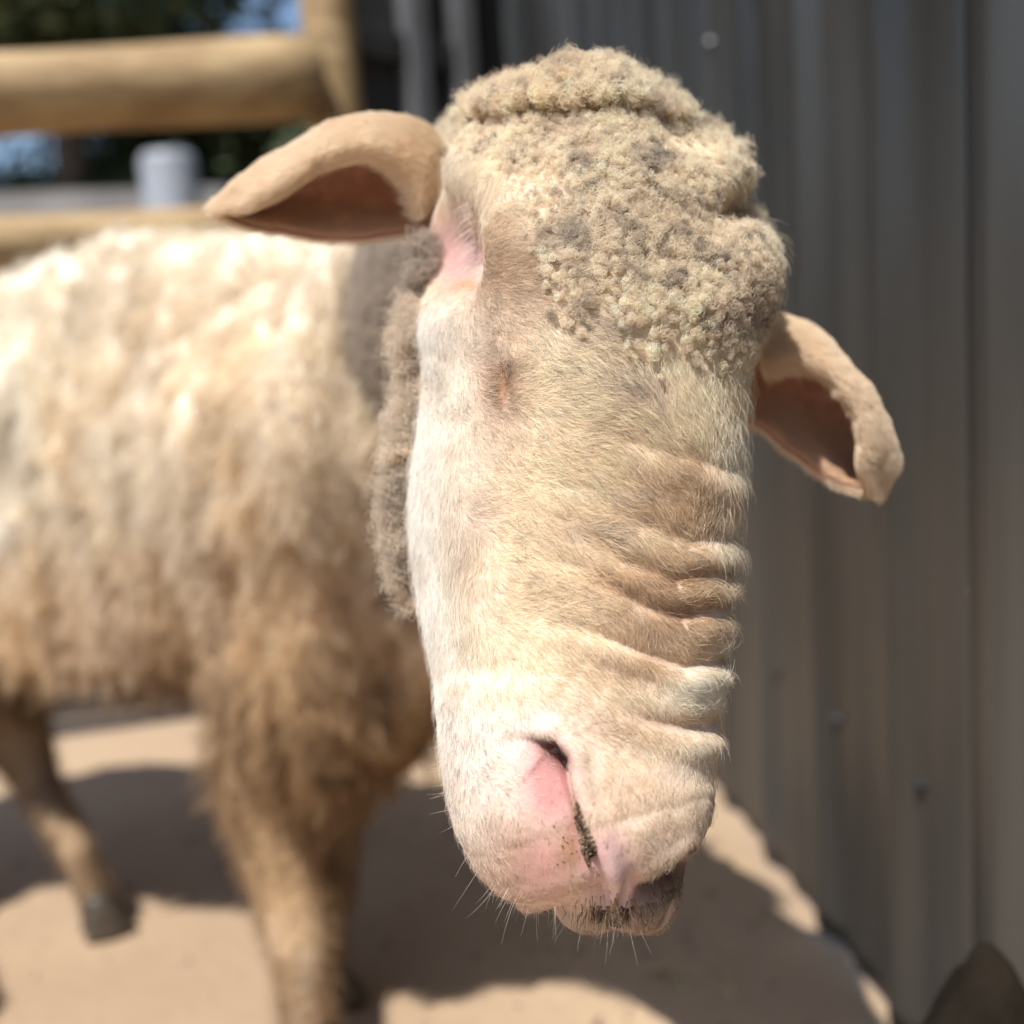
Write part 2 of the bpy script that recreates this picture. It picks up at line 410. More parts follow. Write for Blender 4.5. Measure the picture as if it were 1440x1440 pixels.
# ---- colours of skin and hair over the face (own colour plus some painted shade and sunlit skin)
def mixc(c, k, col): return c * (1 - k[:, None]) + np.array(col) * k[:, None]
def face_color(px, py, P, hair=True):
    n1 = fbm(P * 60, 3); n2 = fbm(P * 230 + 9, 2)
    c = np.tile(np.array([.89, .75, .57]), (len(px), 1))
    # pale cheek side, tan bridge
    k = np.clip(1 - (px - 600) / 110, 0, 1) * np.clip((py - 400) / 80, 0, 1); c = mixc(c, k * .9, (.92, .88, .81)); k = np.clip((py - 1225) / 40, 0, 1) * np.clip((px - 800) / 40, 0, 1); c = mixc(c, k * .6, (.40, .29, .20))  # lower right lip: shade painted in as dark brown hair
    k = G(px, py, 660, 620, 45, 150); c = mixc(c, k * .5, (.68, .55, .47))
    k = G(px, py, 900, 760, 140, 170) ; c = mixc(c, k * .7, (.80, .63, .42))
    k = np.clip((px - 985) / 40, 0, 1) * np.clip((py - 560) / 60, 0, 1) * np.clip((1080 - py) / 40, 0, 1); c = mixc(c, k * .8, (.88, .81, .68))
    for (x0, y0, rx, ry, a, col) in (
        (965, 700, 52, 38, .75, (.50, .31, .14)), (925, 815, 62, 17, .8, (.44, .26, .11)), (945, 866, 52, 17, .85, (.40, .23, .10)),
        (930, 930, 55, 15, .75, (.46, .28, .13)), (940, 1016, 66, 14, .7, (.48, .32, .17)), (730, 385, 42, 32, .75, (.42, .28, .16)), (700, 400, 30, 60, .35, (.48, .32, .2)),
        (868, 1110, 52, 32, .55, (.50, .35, .21)), (860, 1005, 40, 12, .2, (.5, .36, .22)),
        (982, 972, 36, 26, .9, (.93, .88, .76)), (980, 1060, 22, 22, .6, (.75, .70, .60)), (870, 690, 60, 10, .4, (.76, .68, .56)), (870, 745, 60, 9, .4, (.76, .68, .56)),
        (650, 240, 30, 35, .5, (.72, .66, .58)), (620, 460, 30, 30, .6, (.82, .77, .72)),
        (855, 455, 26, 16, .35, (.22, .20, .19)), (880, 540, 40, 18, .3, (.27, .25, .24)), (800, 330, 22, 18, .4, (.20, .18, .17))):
        c = mixc(c, a * G(px, py, x0, y0, rx, ry), col)
    # muzzle: pinkish white
    k = np.clip((py - 960) / 60, 0, 1) * np.clip((860 - px) / 100, 0, 1); c = mixc(c, k * .7, (.84, .75, .68))
    k = np.clip((py - 1080) / 100, 0, 1) * np.clip((px - 820) / 60, 0, 1); c = mixc(c, k * .5, (.58, .46, .36))  # right underside of the nose painted darker for its shade
    c = mixc(c, .75 * G(px, py, 755, 1215, 60, 55), (.62, .38, .24))
    c = mixc(c, np.clip(1.2 * G(px, py, 696, 535, 14, 32), 0, 1), (.36, .20, .095))
    c = mixc(c, .75 * G(px, py, 700, 512, 5, 16), (.22, .12, .07))
    c = mixc(c, .6 * G(px, py, 640, 398, 22, 9), (.52, .30, .14))
    k = np.clip((py - 1262) / 30, 0, 1) * G(px, py, 862, 1290, 45, 60); c = mixc(c, k * .8, (.20, .14, .08))
    c = mixc(c, np.clip(1.2 * G(px, py, 945, 1245, 36, 18, -32), 0, 1), (.15, .105, .07))  # right nostril's shadow put into the hair colour
    c = mixc(c, .5 * G(px, py, 985, 1190, 18, 60), (.30, .21, .14))  # muzzle's right edge: shade painted in
    c *= (0.80 + 0.32 * n1 + .10 * n2)[:, None]
    return c
def bare(px, py):
    """where skin shows through the hair: 1 = bare"""
    b = np.zeros(len(px))
    b = np.maximum(b, 1.25 * G(px, py, 772, 1100, 26, 48, -12))
    b = np.maximum(b, 1.1 * G(px, py, 815, 1190, 14, 50, -18))
    b = np.maximum(b, .75 * G(px, py, 770, 1210, 34, 36))
    b = np.maximum(b, 1.15 * G(px, py, 622, 345, 27, 50, 10))
    b = np.maximum(b, 1.1 * G(px, py, 650, 385, 15, 22))
    d, s, t = pdist(px, py, [(852, 1190), (872, 1245), (868, 1280)])
    b = np.maximum(b, 1.2 * np.exp(-0.5 * (d / 17) ** 2))
    d, s, t = pdist(px, py, [(900, 1256), (945, 1232), (978, 1200)])
    b = np.maximum(b, .8 * np.exp(-0.5 * (d / 9) ** 2))
    return np.clip(b, 0, 1)
skin_c = mixc(face_color(X0, Y0, HV) * .92, np.full(len(X0), .3), (.70, .47, .40))
b_ = bare(X0, Y0)
skin_c = mixc(skin_c, b_, (.58, .29, .27))
skin_c = mixc(skin_c, b_ * G(X0, Y0, 865, 1240, 30, 60) * .9, (.68, .50, .47))
skin_c = mixc(skin_c, b_ * G(X0, Y0, 625, 350, 40, 60) * .85, (.40, .24, .23))  # eye hollow's shade put into the skin colour
skin_c = mixc(skin_c, b_ * G(X0, Y0, 652, 388, 16, 22) * .7, (.62, .50, .47))  # pale sliver: sunlit skin painted in
skin_c = mixc(skin_c, .9 * G(X0, Y0, 640, 396, 16, 7), (.50, .26, .12))
skin_c = mixc(skin_c, .95 * G(X0, Y0, 698, 532, 11, 32), (.30, .16, .08))
skin_c = mixc(skin_c, .9 * G(X0, Y0, 662, 322, 10, 26), (.26, .14, .13))  # dark eye slit, painted shade of the hollow included
skin_c = mixc(skin_c, np.clip(1.5 * G(X0, Y0, 780, 1060, 20, 10, 35), 0, 1) * .9, (.20, .09, .075))  # nostril hollow darkened, its shade painted on the skin
skin_c = mixc(skin_c, np.clip(1.2 * G(X0, Y0, 815, 1155, 5, 34, -20), 0, 1) * .8, (.20, .10, .06))
skin_c = mixc(skin_c, np.clip(G(X0, Y0, 948, 1236, 34, 13, -32) * 1.3, 0, 1), (.14, .09, .065))  # shadow of the right nostril painted on the skin
skin_c = mixc(skin_c, .85 * G(X0, Y0, 800, 1198, 13, 24, -10) , (.30, .15, .07))
sp = fbm(HV * 900, 2); spk = .7 * np.clip((sp - .70) * 12, 0, 1) * np.clip(G(X0, Y0, 820, 1190, 40, 60) * 1.5, 0, 1)
skin_c = mixc(skin_c, spk, (.22, .11, .06))

# ---- trunk, neck and legs: merged volumes, remeshed into one skin
def blob_mesh(specs, voxel, smooth_it=4):
    bm = bmesh.new()
    for (c, r, rot) in specs:
        m = Matrix.Translation(Vector(c)) @ rot.to_4x4() @ Matrix.Diagonal((*r, 1))
        bmesh.ops.create_icosphere(bm, subdivisions=3, radius=1, matrix=m)
    me = bpy.data.meshes.new('tmp'); bm.to_mesh(me); bm.free()
    ob = bpy.data.objects.new('tmp', me); COL.objects.link(ob)
    md = ob.modifiers.new('r', 'REMESH'); md.mode = 'VOXEL'; md.voxel_size = voxel
    ms = ob.modifiers.new('s', 'SMOOTH'); ms.factor = 0.6; ms.iterations = smooth_it
    dg = bpy.context.evaluated_depsgraph_get(); ev = ob.evaluated_get(dg)
    m2 = bpy.data.meshes.new_from_object(ev)
    V = np.zeros(len(m2.vertices) * 3); m2.vertices.foreach_get('co', V); V = V.reshape(-1, 3)
    F = np.zeros(len(m2.polygons) * 4, int)
    assert len(m2.loops) == len(F)
    m2.polygons.foreach_get('vertices', F); F = F.reshape(-1, 4)
    bpy.data.objects.remove(ob); bpy.data.meshes.remove(me); bpy.data.meshes.remove(m2)
    return V, F
I3 = Matrix.Identity(3)
specs = []
def capsule(P, Rr, n=7):
    for a, b, ra, rb in zip(P[:-1], P[1:], Rr[:-1], Rr[1:]):
        for k in range(n):
            t = k / (n - 1); r = ra + (rb - ra) * t
            r = (r, r, r) if np.isscalar(r) else r
            specs.append((np.array(a) * (1 - t) + np.array(b) * t, r, I3))
tr = np.array
capsule([at(450, 690, 1.06), at(250, 672, 1.13), at(20, 670, 1.20), at(-220, 690, 1.30)],
        [tr([.20, .155, .215]), tr([.20, .15, .225]), tr([.20, .15, .225]), tr([.19, .15, .21])], 6)
capsule([at(775, 400, .64), at(710, 460, .74), at(610, 545, .88), at(500, 630, 1.0)], [.060, .090, .145, .185], 6)
capsule([at(540, 760, .98), at(475, 940, 1.00)], [.155, .125], 5)
LEGS = {}
def leg(name, pts, rads):
    capsule(pts, rads, 9); LEGS[name] = (pts, rads)
g1 = ground_at(440, 1500); g2 = ground_at(455, 1412); g3 = ground_at(140, 1312); g4 = ground_at(-110, 1470)
leg('fn', [at(400, 930, 1.0), at(385, 1130, 1.0), at(405, 1260, .985), g1 + tr([0, 0, .11]), g1 + tr([0, 0, .045])], [.080, .050, .035, .028, .028])
leg('ff', [at(480, 940, 1.08), at(450, 1120, 1.12), at(450, 1250, 1.13), g2 + tr([0, 0, .11]), g2 + tr([0, 0, .045])], [.08, .052, .036, .029, .028])
leg('hf', [at(-40, 880, 1.30), at(10, 1010, 1.33), at(58, 1110, 1.335), g3 + tr([-.015, 0, .10]), g3 + tr([0, 0, .045])], [.10, .048, .027, .021, .022])
leg('hn', [at(-200, 900, 1.30), at(-185, 1100, 1.22), at(-190, 1200, 1.18), g4 + tr([0, 0, .10]), g4 + tr([0, 0, .045])], [.12, .06, .038, .03, .03])
BV, BF = blob_mesh(specs, 0.011, 6)
BN = vert_normals(BV, BF)
if ((BV - at(250, 640, 1.18)) * BN).sum() < 0: BF = BF[:, ::-1].copy(); BN = -BN
low = np.clip((BV[:, 2] - .20) / .12, 0, 1)                # fleece only above the legs
# hanging locks: noise stretched downwards
lk = fbm(BV * tr([26, 26, 9]) + 3, 3); lk2 = fbm(BV * tr([9, 9, 4]), 2)
BV2 = BV + BN * (low * ((lk - .45) * .060 + (lk2 - .5) * .09))[:, None]
BN2 = vert_normals(BV2, BF)
def body_color(P):
    n = fbm(P * tr([10, 10, 5]) + 5, 3); n2 = fbm(P * tr([40, 40, 14]), 3)
    hgt = P[:, 2]
    c = np.tile(tr([.82, .745, .625]), (len(P), 1))
    px, py, z = proj(P)
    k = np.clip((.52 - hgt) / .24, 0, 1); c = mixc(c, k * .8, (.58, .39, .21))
    k = np.clip((n - .5) * 4, 0, 1) * np.clip((.74 - hgt) / .2, .15, 1); c = mixc(c, k * .6, (.72, .53, .30))
    k = np.clip((.5 - n) * 4, 0, 1); c = mixc(c, k * .4, (.86, .82, .74))
    k = np.clip((P[:, 0] + .42) / .15, 0, 1) * np.clip((.78 - hgt) / .1, 0, 1); c = mixc(c, k * .3, (.70, .54, .36))
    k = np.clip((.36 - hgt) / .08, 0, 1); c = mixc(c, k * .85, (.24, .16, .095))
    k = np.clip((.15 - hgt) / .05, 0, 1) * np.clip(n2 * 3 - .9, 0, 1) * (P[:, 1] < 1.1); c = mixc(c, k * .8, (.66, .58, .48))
    k = np.clip((.47 - hgt) / .12, 0, 1) * np.clip((P[:, 0] + .42) / .1, 0, 1); c = mixc(c, k * .6, (.36, .225, .115))  # lower chest: dirt brown with its shade put into the colour
    return c * (.68 + .58 * n2)[:, None]
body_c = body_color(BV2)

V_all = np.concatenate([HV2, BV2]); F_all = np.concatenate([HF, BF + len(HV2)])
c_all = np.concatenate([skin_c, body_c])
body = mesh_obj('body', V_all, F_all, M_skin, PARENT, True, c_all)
body.data.materials.append(M_fleece)
mi = np.zeros(len(F_all), int); mi[len(HF):] = 1
body.data.polygons.foreach_set('material_index', mi)
# caps for both ends of the head tube
bm = bmesh.new(); bm.from_mesh(body.data)
bm.verts.ensure_lookup_table()
bm.faces.new([bm.verts[i] for i in range(NT)]).smooth = True
bm.to_mesh(body.data); bm.free()

# ---- short hair over the face
def sample(V, F, N, n, wfun):
    cen = V[F].mean(1); ar = 0.5 * np.linalg.norm(np.cross(V[F[:, 2]] - V[F[:, 0]], V[F[:, 3]] - V[F[:, 1]]), axis=1)
    w = ar * wfun(cen, norm(N[F].mean(1)))
    idx = rng.choice(len(F), n, p=w / w.sum())
    u, v = rng.random(n)[:, None], rng.random(n)[:, None]
    q = V[F[idx]]; nn = N[F[idx]]
    P = (1-u)*(1-v)*q[:, 0] + u*(1-v)*q[:, 1] + u*v*q[:, 2] + (1-u)*v*q[:, 3]
    Nn = norm((1-u)*(1-v)*nn[:, 0] + u*(1-v)*nn[:, 1] + u*v*nn[:, 2] + (1-u)*v*nn[:, 3])
    return P, Nn, idx
Xf = X0[HF].mean(1); Yf = Y0[HF].mean(1); Fb = np.clip(bare(Xf, Yf), 0, 1)
def woolmask(px, py):
    """1 where the forehead and poll carry curly wool"""
    edge = np.interp(px, [560, 640, 690, 715, 760, 800, 870, 950, 1010, 1060, 1100], [150, 165, 200, 270, 350, 400, 425, 455, 500, 505, 500])
    nz = 18 * np.sin(px * .05) + 10 * np.sin(px * .13 + 1)
    return np.clip((edge + 12 + nz * 1.2 - py) / 110 + .5, 0, 1)
wm = woolmask(Xf, Yf)
def facing(c, n):
    return np.clip(.45 - (norm(c - CP) * n).sum(1), 0, .6) / .6
NH = 380000
P, Nn, idx = sample(HV2, HF, HN2, NH, lambda c, n: facing(c, n) * (1 - .93 * Fb) * (1 - .8 * wm) * (Ss[np.arange(len(HF)) // NT] < Ss[int(NS * .78)]))
px, py = Xf[idx], Yf[idx]
# lay of the coat: anchors (x, y, direction in the picture, degrees from +x, y down)
ANC = tr([(640, 250, 150), (700, 350, 20), (760, 450, 25), (850, 480, 40), (950, 520, 60), (1020, 560, 80), (720, 560, 15), (820, 600, 20), (950, 640, 35),
          (650, 560, 10), (620, 650, 90), (640, 800, 100), (720, 700, 15), (800, 760, 25), (900, 780, 40), (1010, 700, 110), (1010, 850, 20), (700, 860, 10),
          (800, 900, 15), (920, 920, 50), (980, 970, 20), (620, 950, 110), (680, 1010, 40), (800, 1010, 40), (900, 1060, 60), (980, 1080, 120), (640, 1120, 110),
          (700, 1180, 60), (690, 1100, 40), (860, 1120, 75), (930, 1160, 85), (960, 1200, 60), (740, 1270, 100), (820, 1280, 80), (660, 1220, 120), (900, 1200, 75), (610, 460, 60)]).astype(float)
wgt = 1 / (((px[:, None] - ANC[None, :, 0]) ** 2 + (py[:, None] - ANC[None, :, 1]) ** 2) + 900) ** 1.6
ad = np.radians(ANC[:, 2])
dx = (wgt * np.cos(ad)).sum(1); dy = (wgt * np.sin(ad)).sum(1)
jit = (fbm(P * 70 + 4, 2) - .5) * 2.2 + rng.normal(0, .22, NH)
a = np.arctan2(dy, dx) + jit
D3 = CR * np.cos(a)[:, None] - CU * np.sin(a)[:, None]
D3 = norm(D3 - Nn * (D3 * Nn).sum(1)[:, None])
ln = (.0030 + .0016 * rng.random(NH)) * np.interp(py, [300, 500, 900, 1100, 1300], [1.5, 1.4, 1.1, .8, .75])
ln *= np.where(px > 1000, 1.25, 1) * (1 - .5 * Fb[idx])
stray = rng.random(NH) < .02; ln[stray] *= 1.7
lift = (.20 + .20 * rng.random(NH)) + .4 * stray
lift = lift + .35 * np.clip((px - 1005) / 30, 0, 1)
K = 4
t = np.linspace(0, 1, K)[None, :, None]
D = D3[:, None]; Nk = Nn[:, None]; L = ln[:, None, None]; lf = lift[:, None, None]
side = np.cross(Nn, D3)[:, None] * rng.normal(0, .22, NH)[:, None, None]
pts = P[:, None] - Nk * .0003 + L * (D * t + Nk * (lf * t - .75 * lf * t ** 2 * .9) + side * t ** 2)
rad = .00006 * (1 - .75 * t[..., 0]) * (.8 + .5 * rng.random(NH))[:, None]
hc = face_color(px, py, P) * (1.04 + .5 * (rng.random(NH) - .5))[:, None]
dk = rng.random(NH) < .04 + .17 * G(px, py, 830, 500, 100, 90) + .12 * np.clip((py - 960) / 60, 0, 1) * (px < 740); hc[dk] *= .36
wh = rng.random(NH) < .25; hc[wh] = hc[wh] * .5 + tr([.85, .79, .68]) * .5
tag(hair_obj('short_hair', pts, rad, np.clip(hc, 0, .92), M_hair, PARENT), kind='stuff')

# ---- curly wool: little helical locks made of several strands
def curls(name, P, Nn, lay, per, length, rad_h, turns, colf, spread=.0009, hr=.00007, K=13, droop=0.0, layk=.5, mat=None):
    n = len(P)
    A = norm(Nn + lay * layk + rng.normal(0, .28, (n, 3)))
    tmp = norm(np.cross(A, rng.normal(size=(n, 3)))); bt = np.cross(A, tmp)
    ph = rng.random(n) * 6.28; sg = np.where(rng.random(n) < .5, -1, 1)
    Lk = length * (.6 + .8 * rng.random(n)); rh = rad_h * (.6 + .8 * rng.random(n)); tn = turns * (.7 + .6 * rng.random(n))
    rep = lambda a: np.repeat(a, per, axis=0)
    n2 = n * per
    A, tmp, bt, ph, sg, Lk, rh, tn, P2 = map(rep, (A, tmp, bt, ph, sg, Lk, rh, tn, P))
    off = rng.normal(0, spread, (n2, 3))
    ph = ph + rng.normal(0, .35, n2); rh = rh * (.75 + .5 * rng.random(n2)); Lk = Lk * (.8 + .35 * rng.random(n2))
    t = np.linspace(0, 1, K)[None]
    ang = ph[:, None] + sg[:, None] * tn[:, None] * 6.283 * t
    rr = rh[:, None] * np.clip(t * 2.2, 0, 1)
    pts = (P2 + off * .8)[:, None] + A[:, None] * (Lk[:, None] * (t - .25 * t ** 2))[..., None] + tmp[:, None] * (rr * np.cos(ang))[..., None] + bt[:, None] * (rr * np.sin(ang))[..., None]
    pts[..., 2] -= droop * (t ** 1.5)
    rad = hr * np.ones((n2, K)) * (1 - .6 * t ** 3)
    c = rep(colf(P)) * (.85 + .3 * rng.random(n2))[:, None]
    tag(hair_obj(name, pts, rad, np.clip(c, 0, .92), mat or M_wool, PARENT), kind='stuff')

def wool_color(P):
    px, py, z = proj(P)
    n = fbm(P * 120, 2); r = rng.random(len(P))
    c = np.tile(tr([.93, .81, .645]), (len(P), 1))
    k = np.clip((190 - py) / 60, 0, 1) * np.clip((900 - px) / 150, 0, 1); c = mixc(c, k * .7, (.92, .75, .54))
    c = mixc(c, np.clip((n - .62) * 6, 0, 1) * .5, (.30, .25, .21))
    for (x0, y0, rx, ry, a_) in ((805, 330, 20, 16, .5), (920, 225, 18, 11, .6), (760, 290, 50, 30, .12), (1060, 440, 30, 40, .3), (960, 300, 60, 30, .15)):
        c = mixc(c, a_ * G(px, py, x0, y0, rx, ry), (.16, .14, .13))
    c *= (.80 + .34 * r)[:, None] * np.where(rng.random(len(P)) < .06, .42, 1)[:, None]
    return c
downv = norm(-CU)
wfn = lambda c, n: (wm ** 1.3) * (1 - .93 * G(Xf, Yf, 1050, 293, 30, 19)) * np.clip(.6 - (norm(c - CP) * n).sum(1), 0, 1) * (Ss[np.arange(len(HF)) // NT] < Ss[int(NS * .90)])
P, Nn, idx = sample(HV2, HF, HN2, 15000, wfn)
px, py = Xf[idx], Yf[idx]
lenf = np.interp(px, [640, 720, 800, 900, 1100], [.45, .55, .8, 1.1, 1.3]); wl = wm[idx]
lump = fbm(P * 55 + 11, 2) + 1.5 * (fbm(P * 24 + 5, 2) - .5)
m_top = (py < np.interp(px, [560, 620, 700, 900, 960, 1100], [220, 205, 180, 174, 185, 205])) | (Ss[idx // NT] > sC[20] + .012)
f1 = ~m_top
# forehead: tight small curls
Pf, Nf, pf, wf = P[f1], Nn[f1], lenf[f1], wl[f1]
for name_, msk, Lh, rh_, per_ in (('forehead_wool', (pf < .8), .0034, .0008, 9), ('forehead_wool', (pf >= .8), .0041, .00098, 11)):
    curls(name_, Pf[msk] + Nf[msk] * (lump[f1][msk] - .4)[:, None] * .006, Nf[msk], np.tile(downv, (msk.sum(), 1)), per_, Lh * (.22 + .78 * wf[msk] ** 1.5), rh_, 1.7, wool_color, .0008)
# poll: longer open tufts
curls('poll_wool', P[m_top] + Nn[m_top] * ((lump[m_top] - .2) * np.interp(px[m_top], [860, 960], [.8, .4]))[:, None] * .012, Nn[m_top], np.tile(-downv, (m_top.sum(), 1)), 16, .0085, .0016, 1.5, wool_color, .0011, hr=.00008, layk=.25)

# ---- ears
def ear(name, curves, flip, n=70, m=90, thick=.0022):
    """curves: list of tip-to-base polylines (px, py, z) from the rolled rim, over the back, to the lower edge"""
    cs = []
    for cu in curves:
        p = np.array([at(*q) for q in cu]); s = np.r_[0, np.cumsum(np.linalg.norm(np.diff(p, axis=0), axis=1))]
        cs.append(cubic(np.linspace(0, s[-1], m), s, p))
    cs = np.array(cs)                      # (k, m, 3)
    k = len(cs); v = np.linspace(0, k - 1, n)
    S = cubic(v, np.arange(k), cs.reshape(k, -1)).reshape(n, m, 3).transpose(1, 0, 2)   # (m, n, 3)
    V = S.reshape(-1, 3); F = grid_faces(m, n)
    N = vert_normals(V, F)
    flip = ((V - np.repeat(S.mean(1), n, axis=0)) * N).sum() < 0
    if flip: F = F[:, ::-1].copy(); N = -N
    V = V + N * ((fbm(V * 60, 3) - .5) * .003 + (fbm(V * 210, 2) - .5) * .0006)[:, None]
    N = vert_normals(V, F)
    w = np.tile(np.sin(np.linspace(0, math.pi, n)) ** .3, m)
    Vi = V - N * (thick * (.3 + .7 * w))[:, None]
    V2 = np.concatenate([V, Vi]); a = np.arange(m * n).reshape(m, n)
    edge = np.r_[a[0, :], a[1:, -1], a[-1, -2::-1], a[-2:0:-1, 0]]
    e2 = np.roll(edge, -1)
    Fe = np.stack([edge, e2, e2 + m * n, edge + m * n], -1)
    if flip: Fe = Fe[:, ::-1]
    F2 = np.concatenate([F, F[:, ::-1] + m * n, Fe])
    # outer face furred cream, inner face pink-brown skin
    vv = np.tile(np.linspace(0, 1, n), m); tt = np.repeat(np.linspace(0, 1, m), n)
    oc = mixc(np.tile(tr([.70, .53, .36]), (m * n, 1)), np.clip(fbm(V * 110, 3) * 2.4 - .7, 0, 1), (.86, .75, .60))
    ic = mixc(np.tile(tr([.80, .54, .44]), (m * n, 1)), np.clip(fbm(V * 70, 3) * 1.6 - .4, 0, 1), (.66, .32, .28))
    ic = mixc(ic, np.clip((.45 - tt) / .3, 0, 1), (.56, .40, .29))
    o = mesh_obj('ear', V2, F2, M_ear, PARENT, True, np.concatenate([oc, ic]))
    # fur, outer side thick, inner side sparse near the rims
    n1 = 90000
    P, Nn, idx = sample(V, F, N, n1, lambda c, q: np.ones(len(c)))
    tipd = norm(S[0].mean(0) - S[-1].mean(0))
    inner = rng.random(n1) < .4
    vf = (idx % (n - 1)) / (n - 1)
    keep = ~inner | (np.abs(vf - .5) > rng.random(n1) * .55)
    P, Nn, inner, vf = P[keep], Nn[keep], inner[keep], vf[keep]
    Nn = np.where(inner[:, None], -Nn, Nn); P = np.where(inner[:, None], P + Nn * thick, P)
    n1 = len(P); Dd = tipd + rng.normal(0, .25, (n1, 3)); Dd = norm(Dd - Nn * (Dd * Nn).sum(1)[:, None])
    ln = (.0032 + .0036 * rng.random(n1)); t = np.linspace(0, 1, 4)[None, :, None]
    pts = P[:, None] + ln[:, None, None] * (Dd[:, None] * t + Nn[:, None] * (.6 * t - .25 * t ** 2))
    c = mixc(np.tile(tr([.80, .64, .46]), (n1, 1)), fbm(P * 90, 2), (.88, .77, .61)); c[inner] *= tr([.85, .72, .65])
    tag(hair_obj('ear_hair', pts, .00007 * (1 - .7 * t[..., 0]) * np.ones((n1, 1)), c * (.85 + .3 * rng.random(n1))[:, None], M_hair, o), kind='stuff')
    return o
zl = .475
ear('left', [
    [(306, 302, .470), (342, 303, .464), (400, 278, .458), (468, 238, .455), (530, 232, .455), (570, 268, .462), (583, 312, .468)],
    [(302, 296, .468), (345, 282, .458), (402, 245, .450), (466, 206, .447), (538, 198, .448), (590, 232, .456), (602, 300, .466)],
    [(299, 289, .472), (343, 252, .470), (412, 205, .468), (475, 173, .468), (550, 166, .470), (608, 190, .476), (640, 235, .485)],
    [(303, 290, .478), (350, 262, .488), (420, 225, .498), (480, 205, .504), (548, 205, .508), (600, 235, .510), (640, 260, .510)],
    [(306, 298, .480), (352, 296, .494), (420, 285, .506), (485, 285, .512), (545, 290, .512), (595, 295, .508), (640, 295, .505)],
    [(306, 304, .474), (344, 320, .478), (395, 330, .484), (452, 338, .488), (520, 337, .488), (580, 330, .486), (630, 325, .486)]], False)
ear('right', [
    [(1216, 690, .462), (1202, 660, .458), (1204, 615, .455), (1188, 565, .455), (1160, 535, .458), (1110, 520, .465), (1072, 530, .472)],
    [(1228, 694, .460), (1222, 655, .454), (1222, 610, .450), (1200, 556, .449), (1168, 516, .452), (1118, 492, .460), (1070, 500, .470)],
    [(1240, 692, .464), (1259, 655, .462), (1247, 602, .460), (1216, 545, .461), (1180, 498, .465), (1130, 456, .472), (1075, 440, .480)],
    [(1234, 690, .470), (1240, 655, .478), (1225, 605, .485), (1195, 560, .490), (1160, 520, .494), (1110, 490, .496), (1060, 480, .496)],
    [(1226, 692, .472), (1205, 668, .484), (1180, 630, .492), (1150, 600, .496), (1120, 575, .498), (1085, 550, .498), (1050, 540, .496)],
    [(1220, 695, .466), (1190, 686, .472), (1155, 669, .476), (1120, 646, .478), (1090, 623, .480), (1065, 602, .482), (1040, 590, .484)]], True)

# ---- whiskers, lashes
def find(px, py):
    """surface point of the head seen at px, py (nearest to the viewer)"""
    d = (Xn - px) ** 2 + (Yn - py) ** 2
    c = np.where(d < 30)[0]
    if len(c) == 0: c = np.argsort(d)[:6]
    i = c[np.argmin(Zn[c])]
    return HV2[i], HN2[i]
Xn, Yn, Zn = proj(HV2)
wp, wr = [], []
def strand(p, d, L, bend, r):
    t = np.linspace(0, 1, 7)[:, None]; q = p + L * (d * t + bend * t ** 2); wp.append(q); wr.append(r * (1 - .85 * t[:, 0]))
for k in range(70):
    u = rng.random(); x = 640 + 260 * u + rng.normal(0, 8); y = np.interp(x, [630, 660, 700, 770, 850, 920, 960], [1130, 1215, 1268, 1298, 1304, 1292, 1255]) - abs(rng.normal(0, 16))
    p, n_ = find(x, y)
    d = norm(n_ * .6 - CU * .8 + CR * ((x - 830) / 260) * .7 + rng.normal(0, .12, 3))
    strand(p, d, (.004 + .010 * rng.random() ** 2), rng.normal(0, .1, 3) - CU * .1, .00005)
for k in range(10):
    p, n_ = find(622 + rng.normal(0, 3), 1030 + 130 * rng.random()); strand(p, norm(n_ - CR * .6 - CU * .3 + rng.normal(0, .2, 3)), .007, rng.normal(0, .1, 3), .00005)
nw = len(wp)
tag(hair_obj('whiskers', np.array(wp), np.array(wr), np.tile(tr([.80, .72, .60]), (nw, 1)), M_hair, PARENT), kind='stuff')
wp, wr = [], []
for k in range(110):
    u = rng.random(); x, y = 664 + 8 * rng.normal() * .5, 285 + 95 * u
    p, n_ = find(x, y); strand(p, norm(-CR * (1.0) - CU * (.25 + .5 * u) + n_ * .5 + rng.normal(0, .2, 3)), .006 + .006 * rng.random(), -CU * .3, .00008)
tag(hair_obj('eyelashes', np.array(wp), np.array(wr), np.tile(tr([.80, .72, .62]), (len(wp), 1)), M_hair, PARENT), kind='stuff')
# muddy matted hairs at the lip
wp, wr = [], []
for k in range(260):
    x = 858 + rng.normal(0, 24); y = np.interp(x, [780, 850, 930], [1285, 1292, 1280]) - abs(rng.normal(0, 12))
    p, n_ = find(x, y); strand(p, norm(n_ * .5 - CU * 1.0 + rng.normal(0, .25, 3)), .003 + .004 * rng.random(), -CF * .1, .00013)
tag(hair_obj('muddy_hair', np.array(wp), np.array(wr), np.tile(tr([.13, .09, .05]), (len(wp), 1)) * (.5 + rng.random((len(wp), 1)) * 1.6), M_hair, PARENT), kind='stuff')

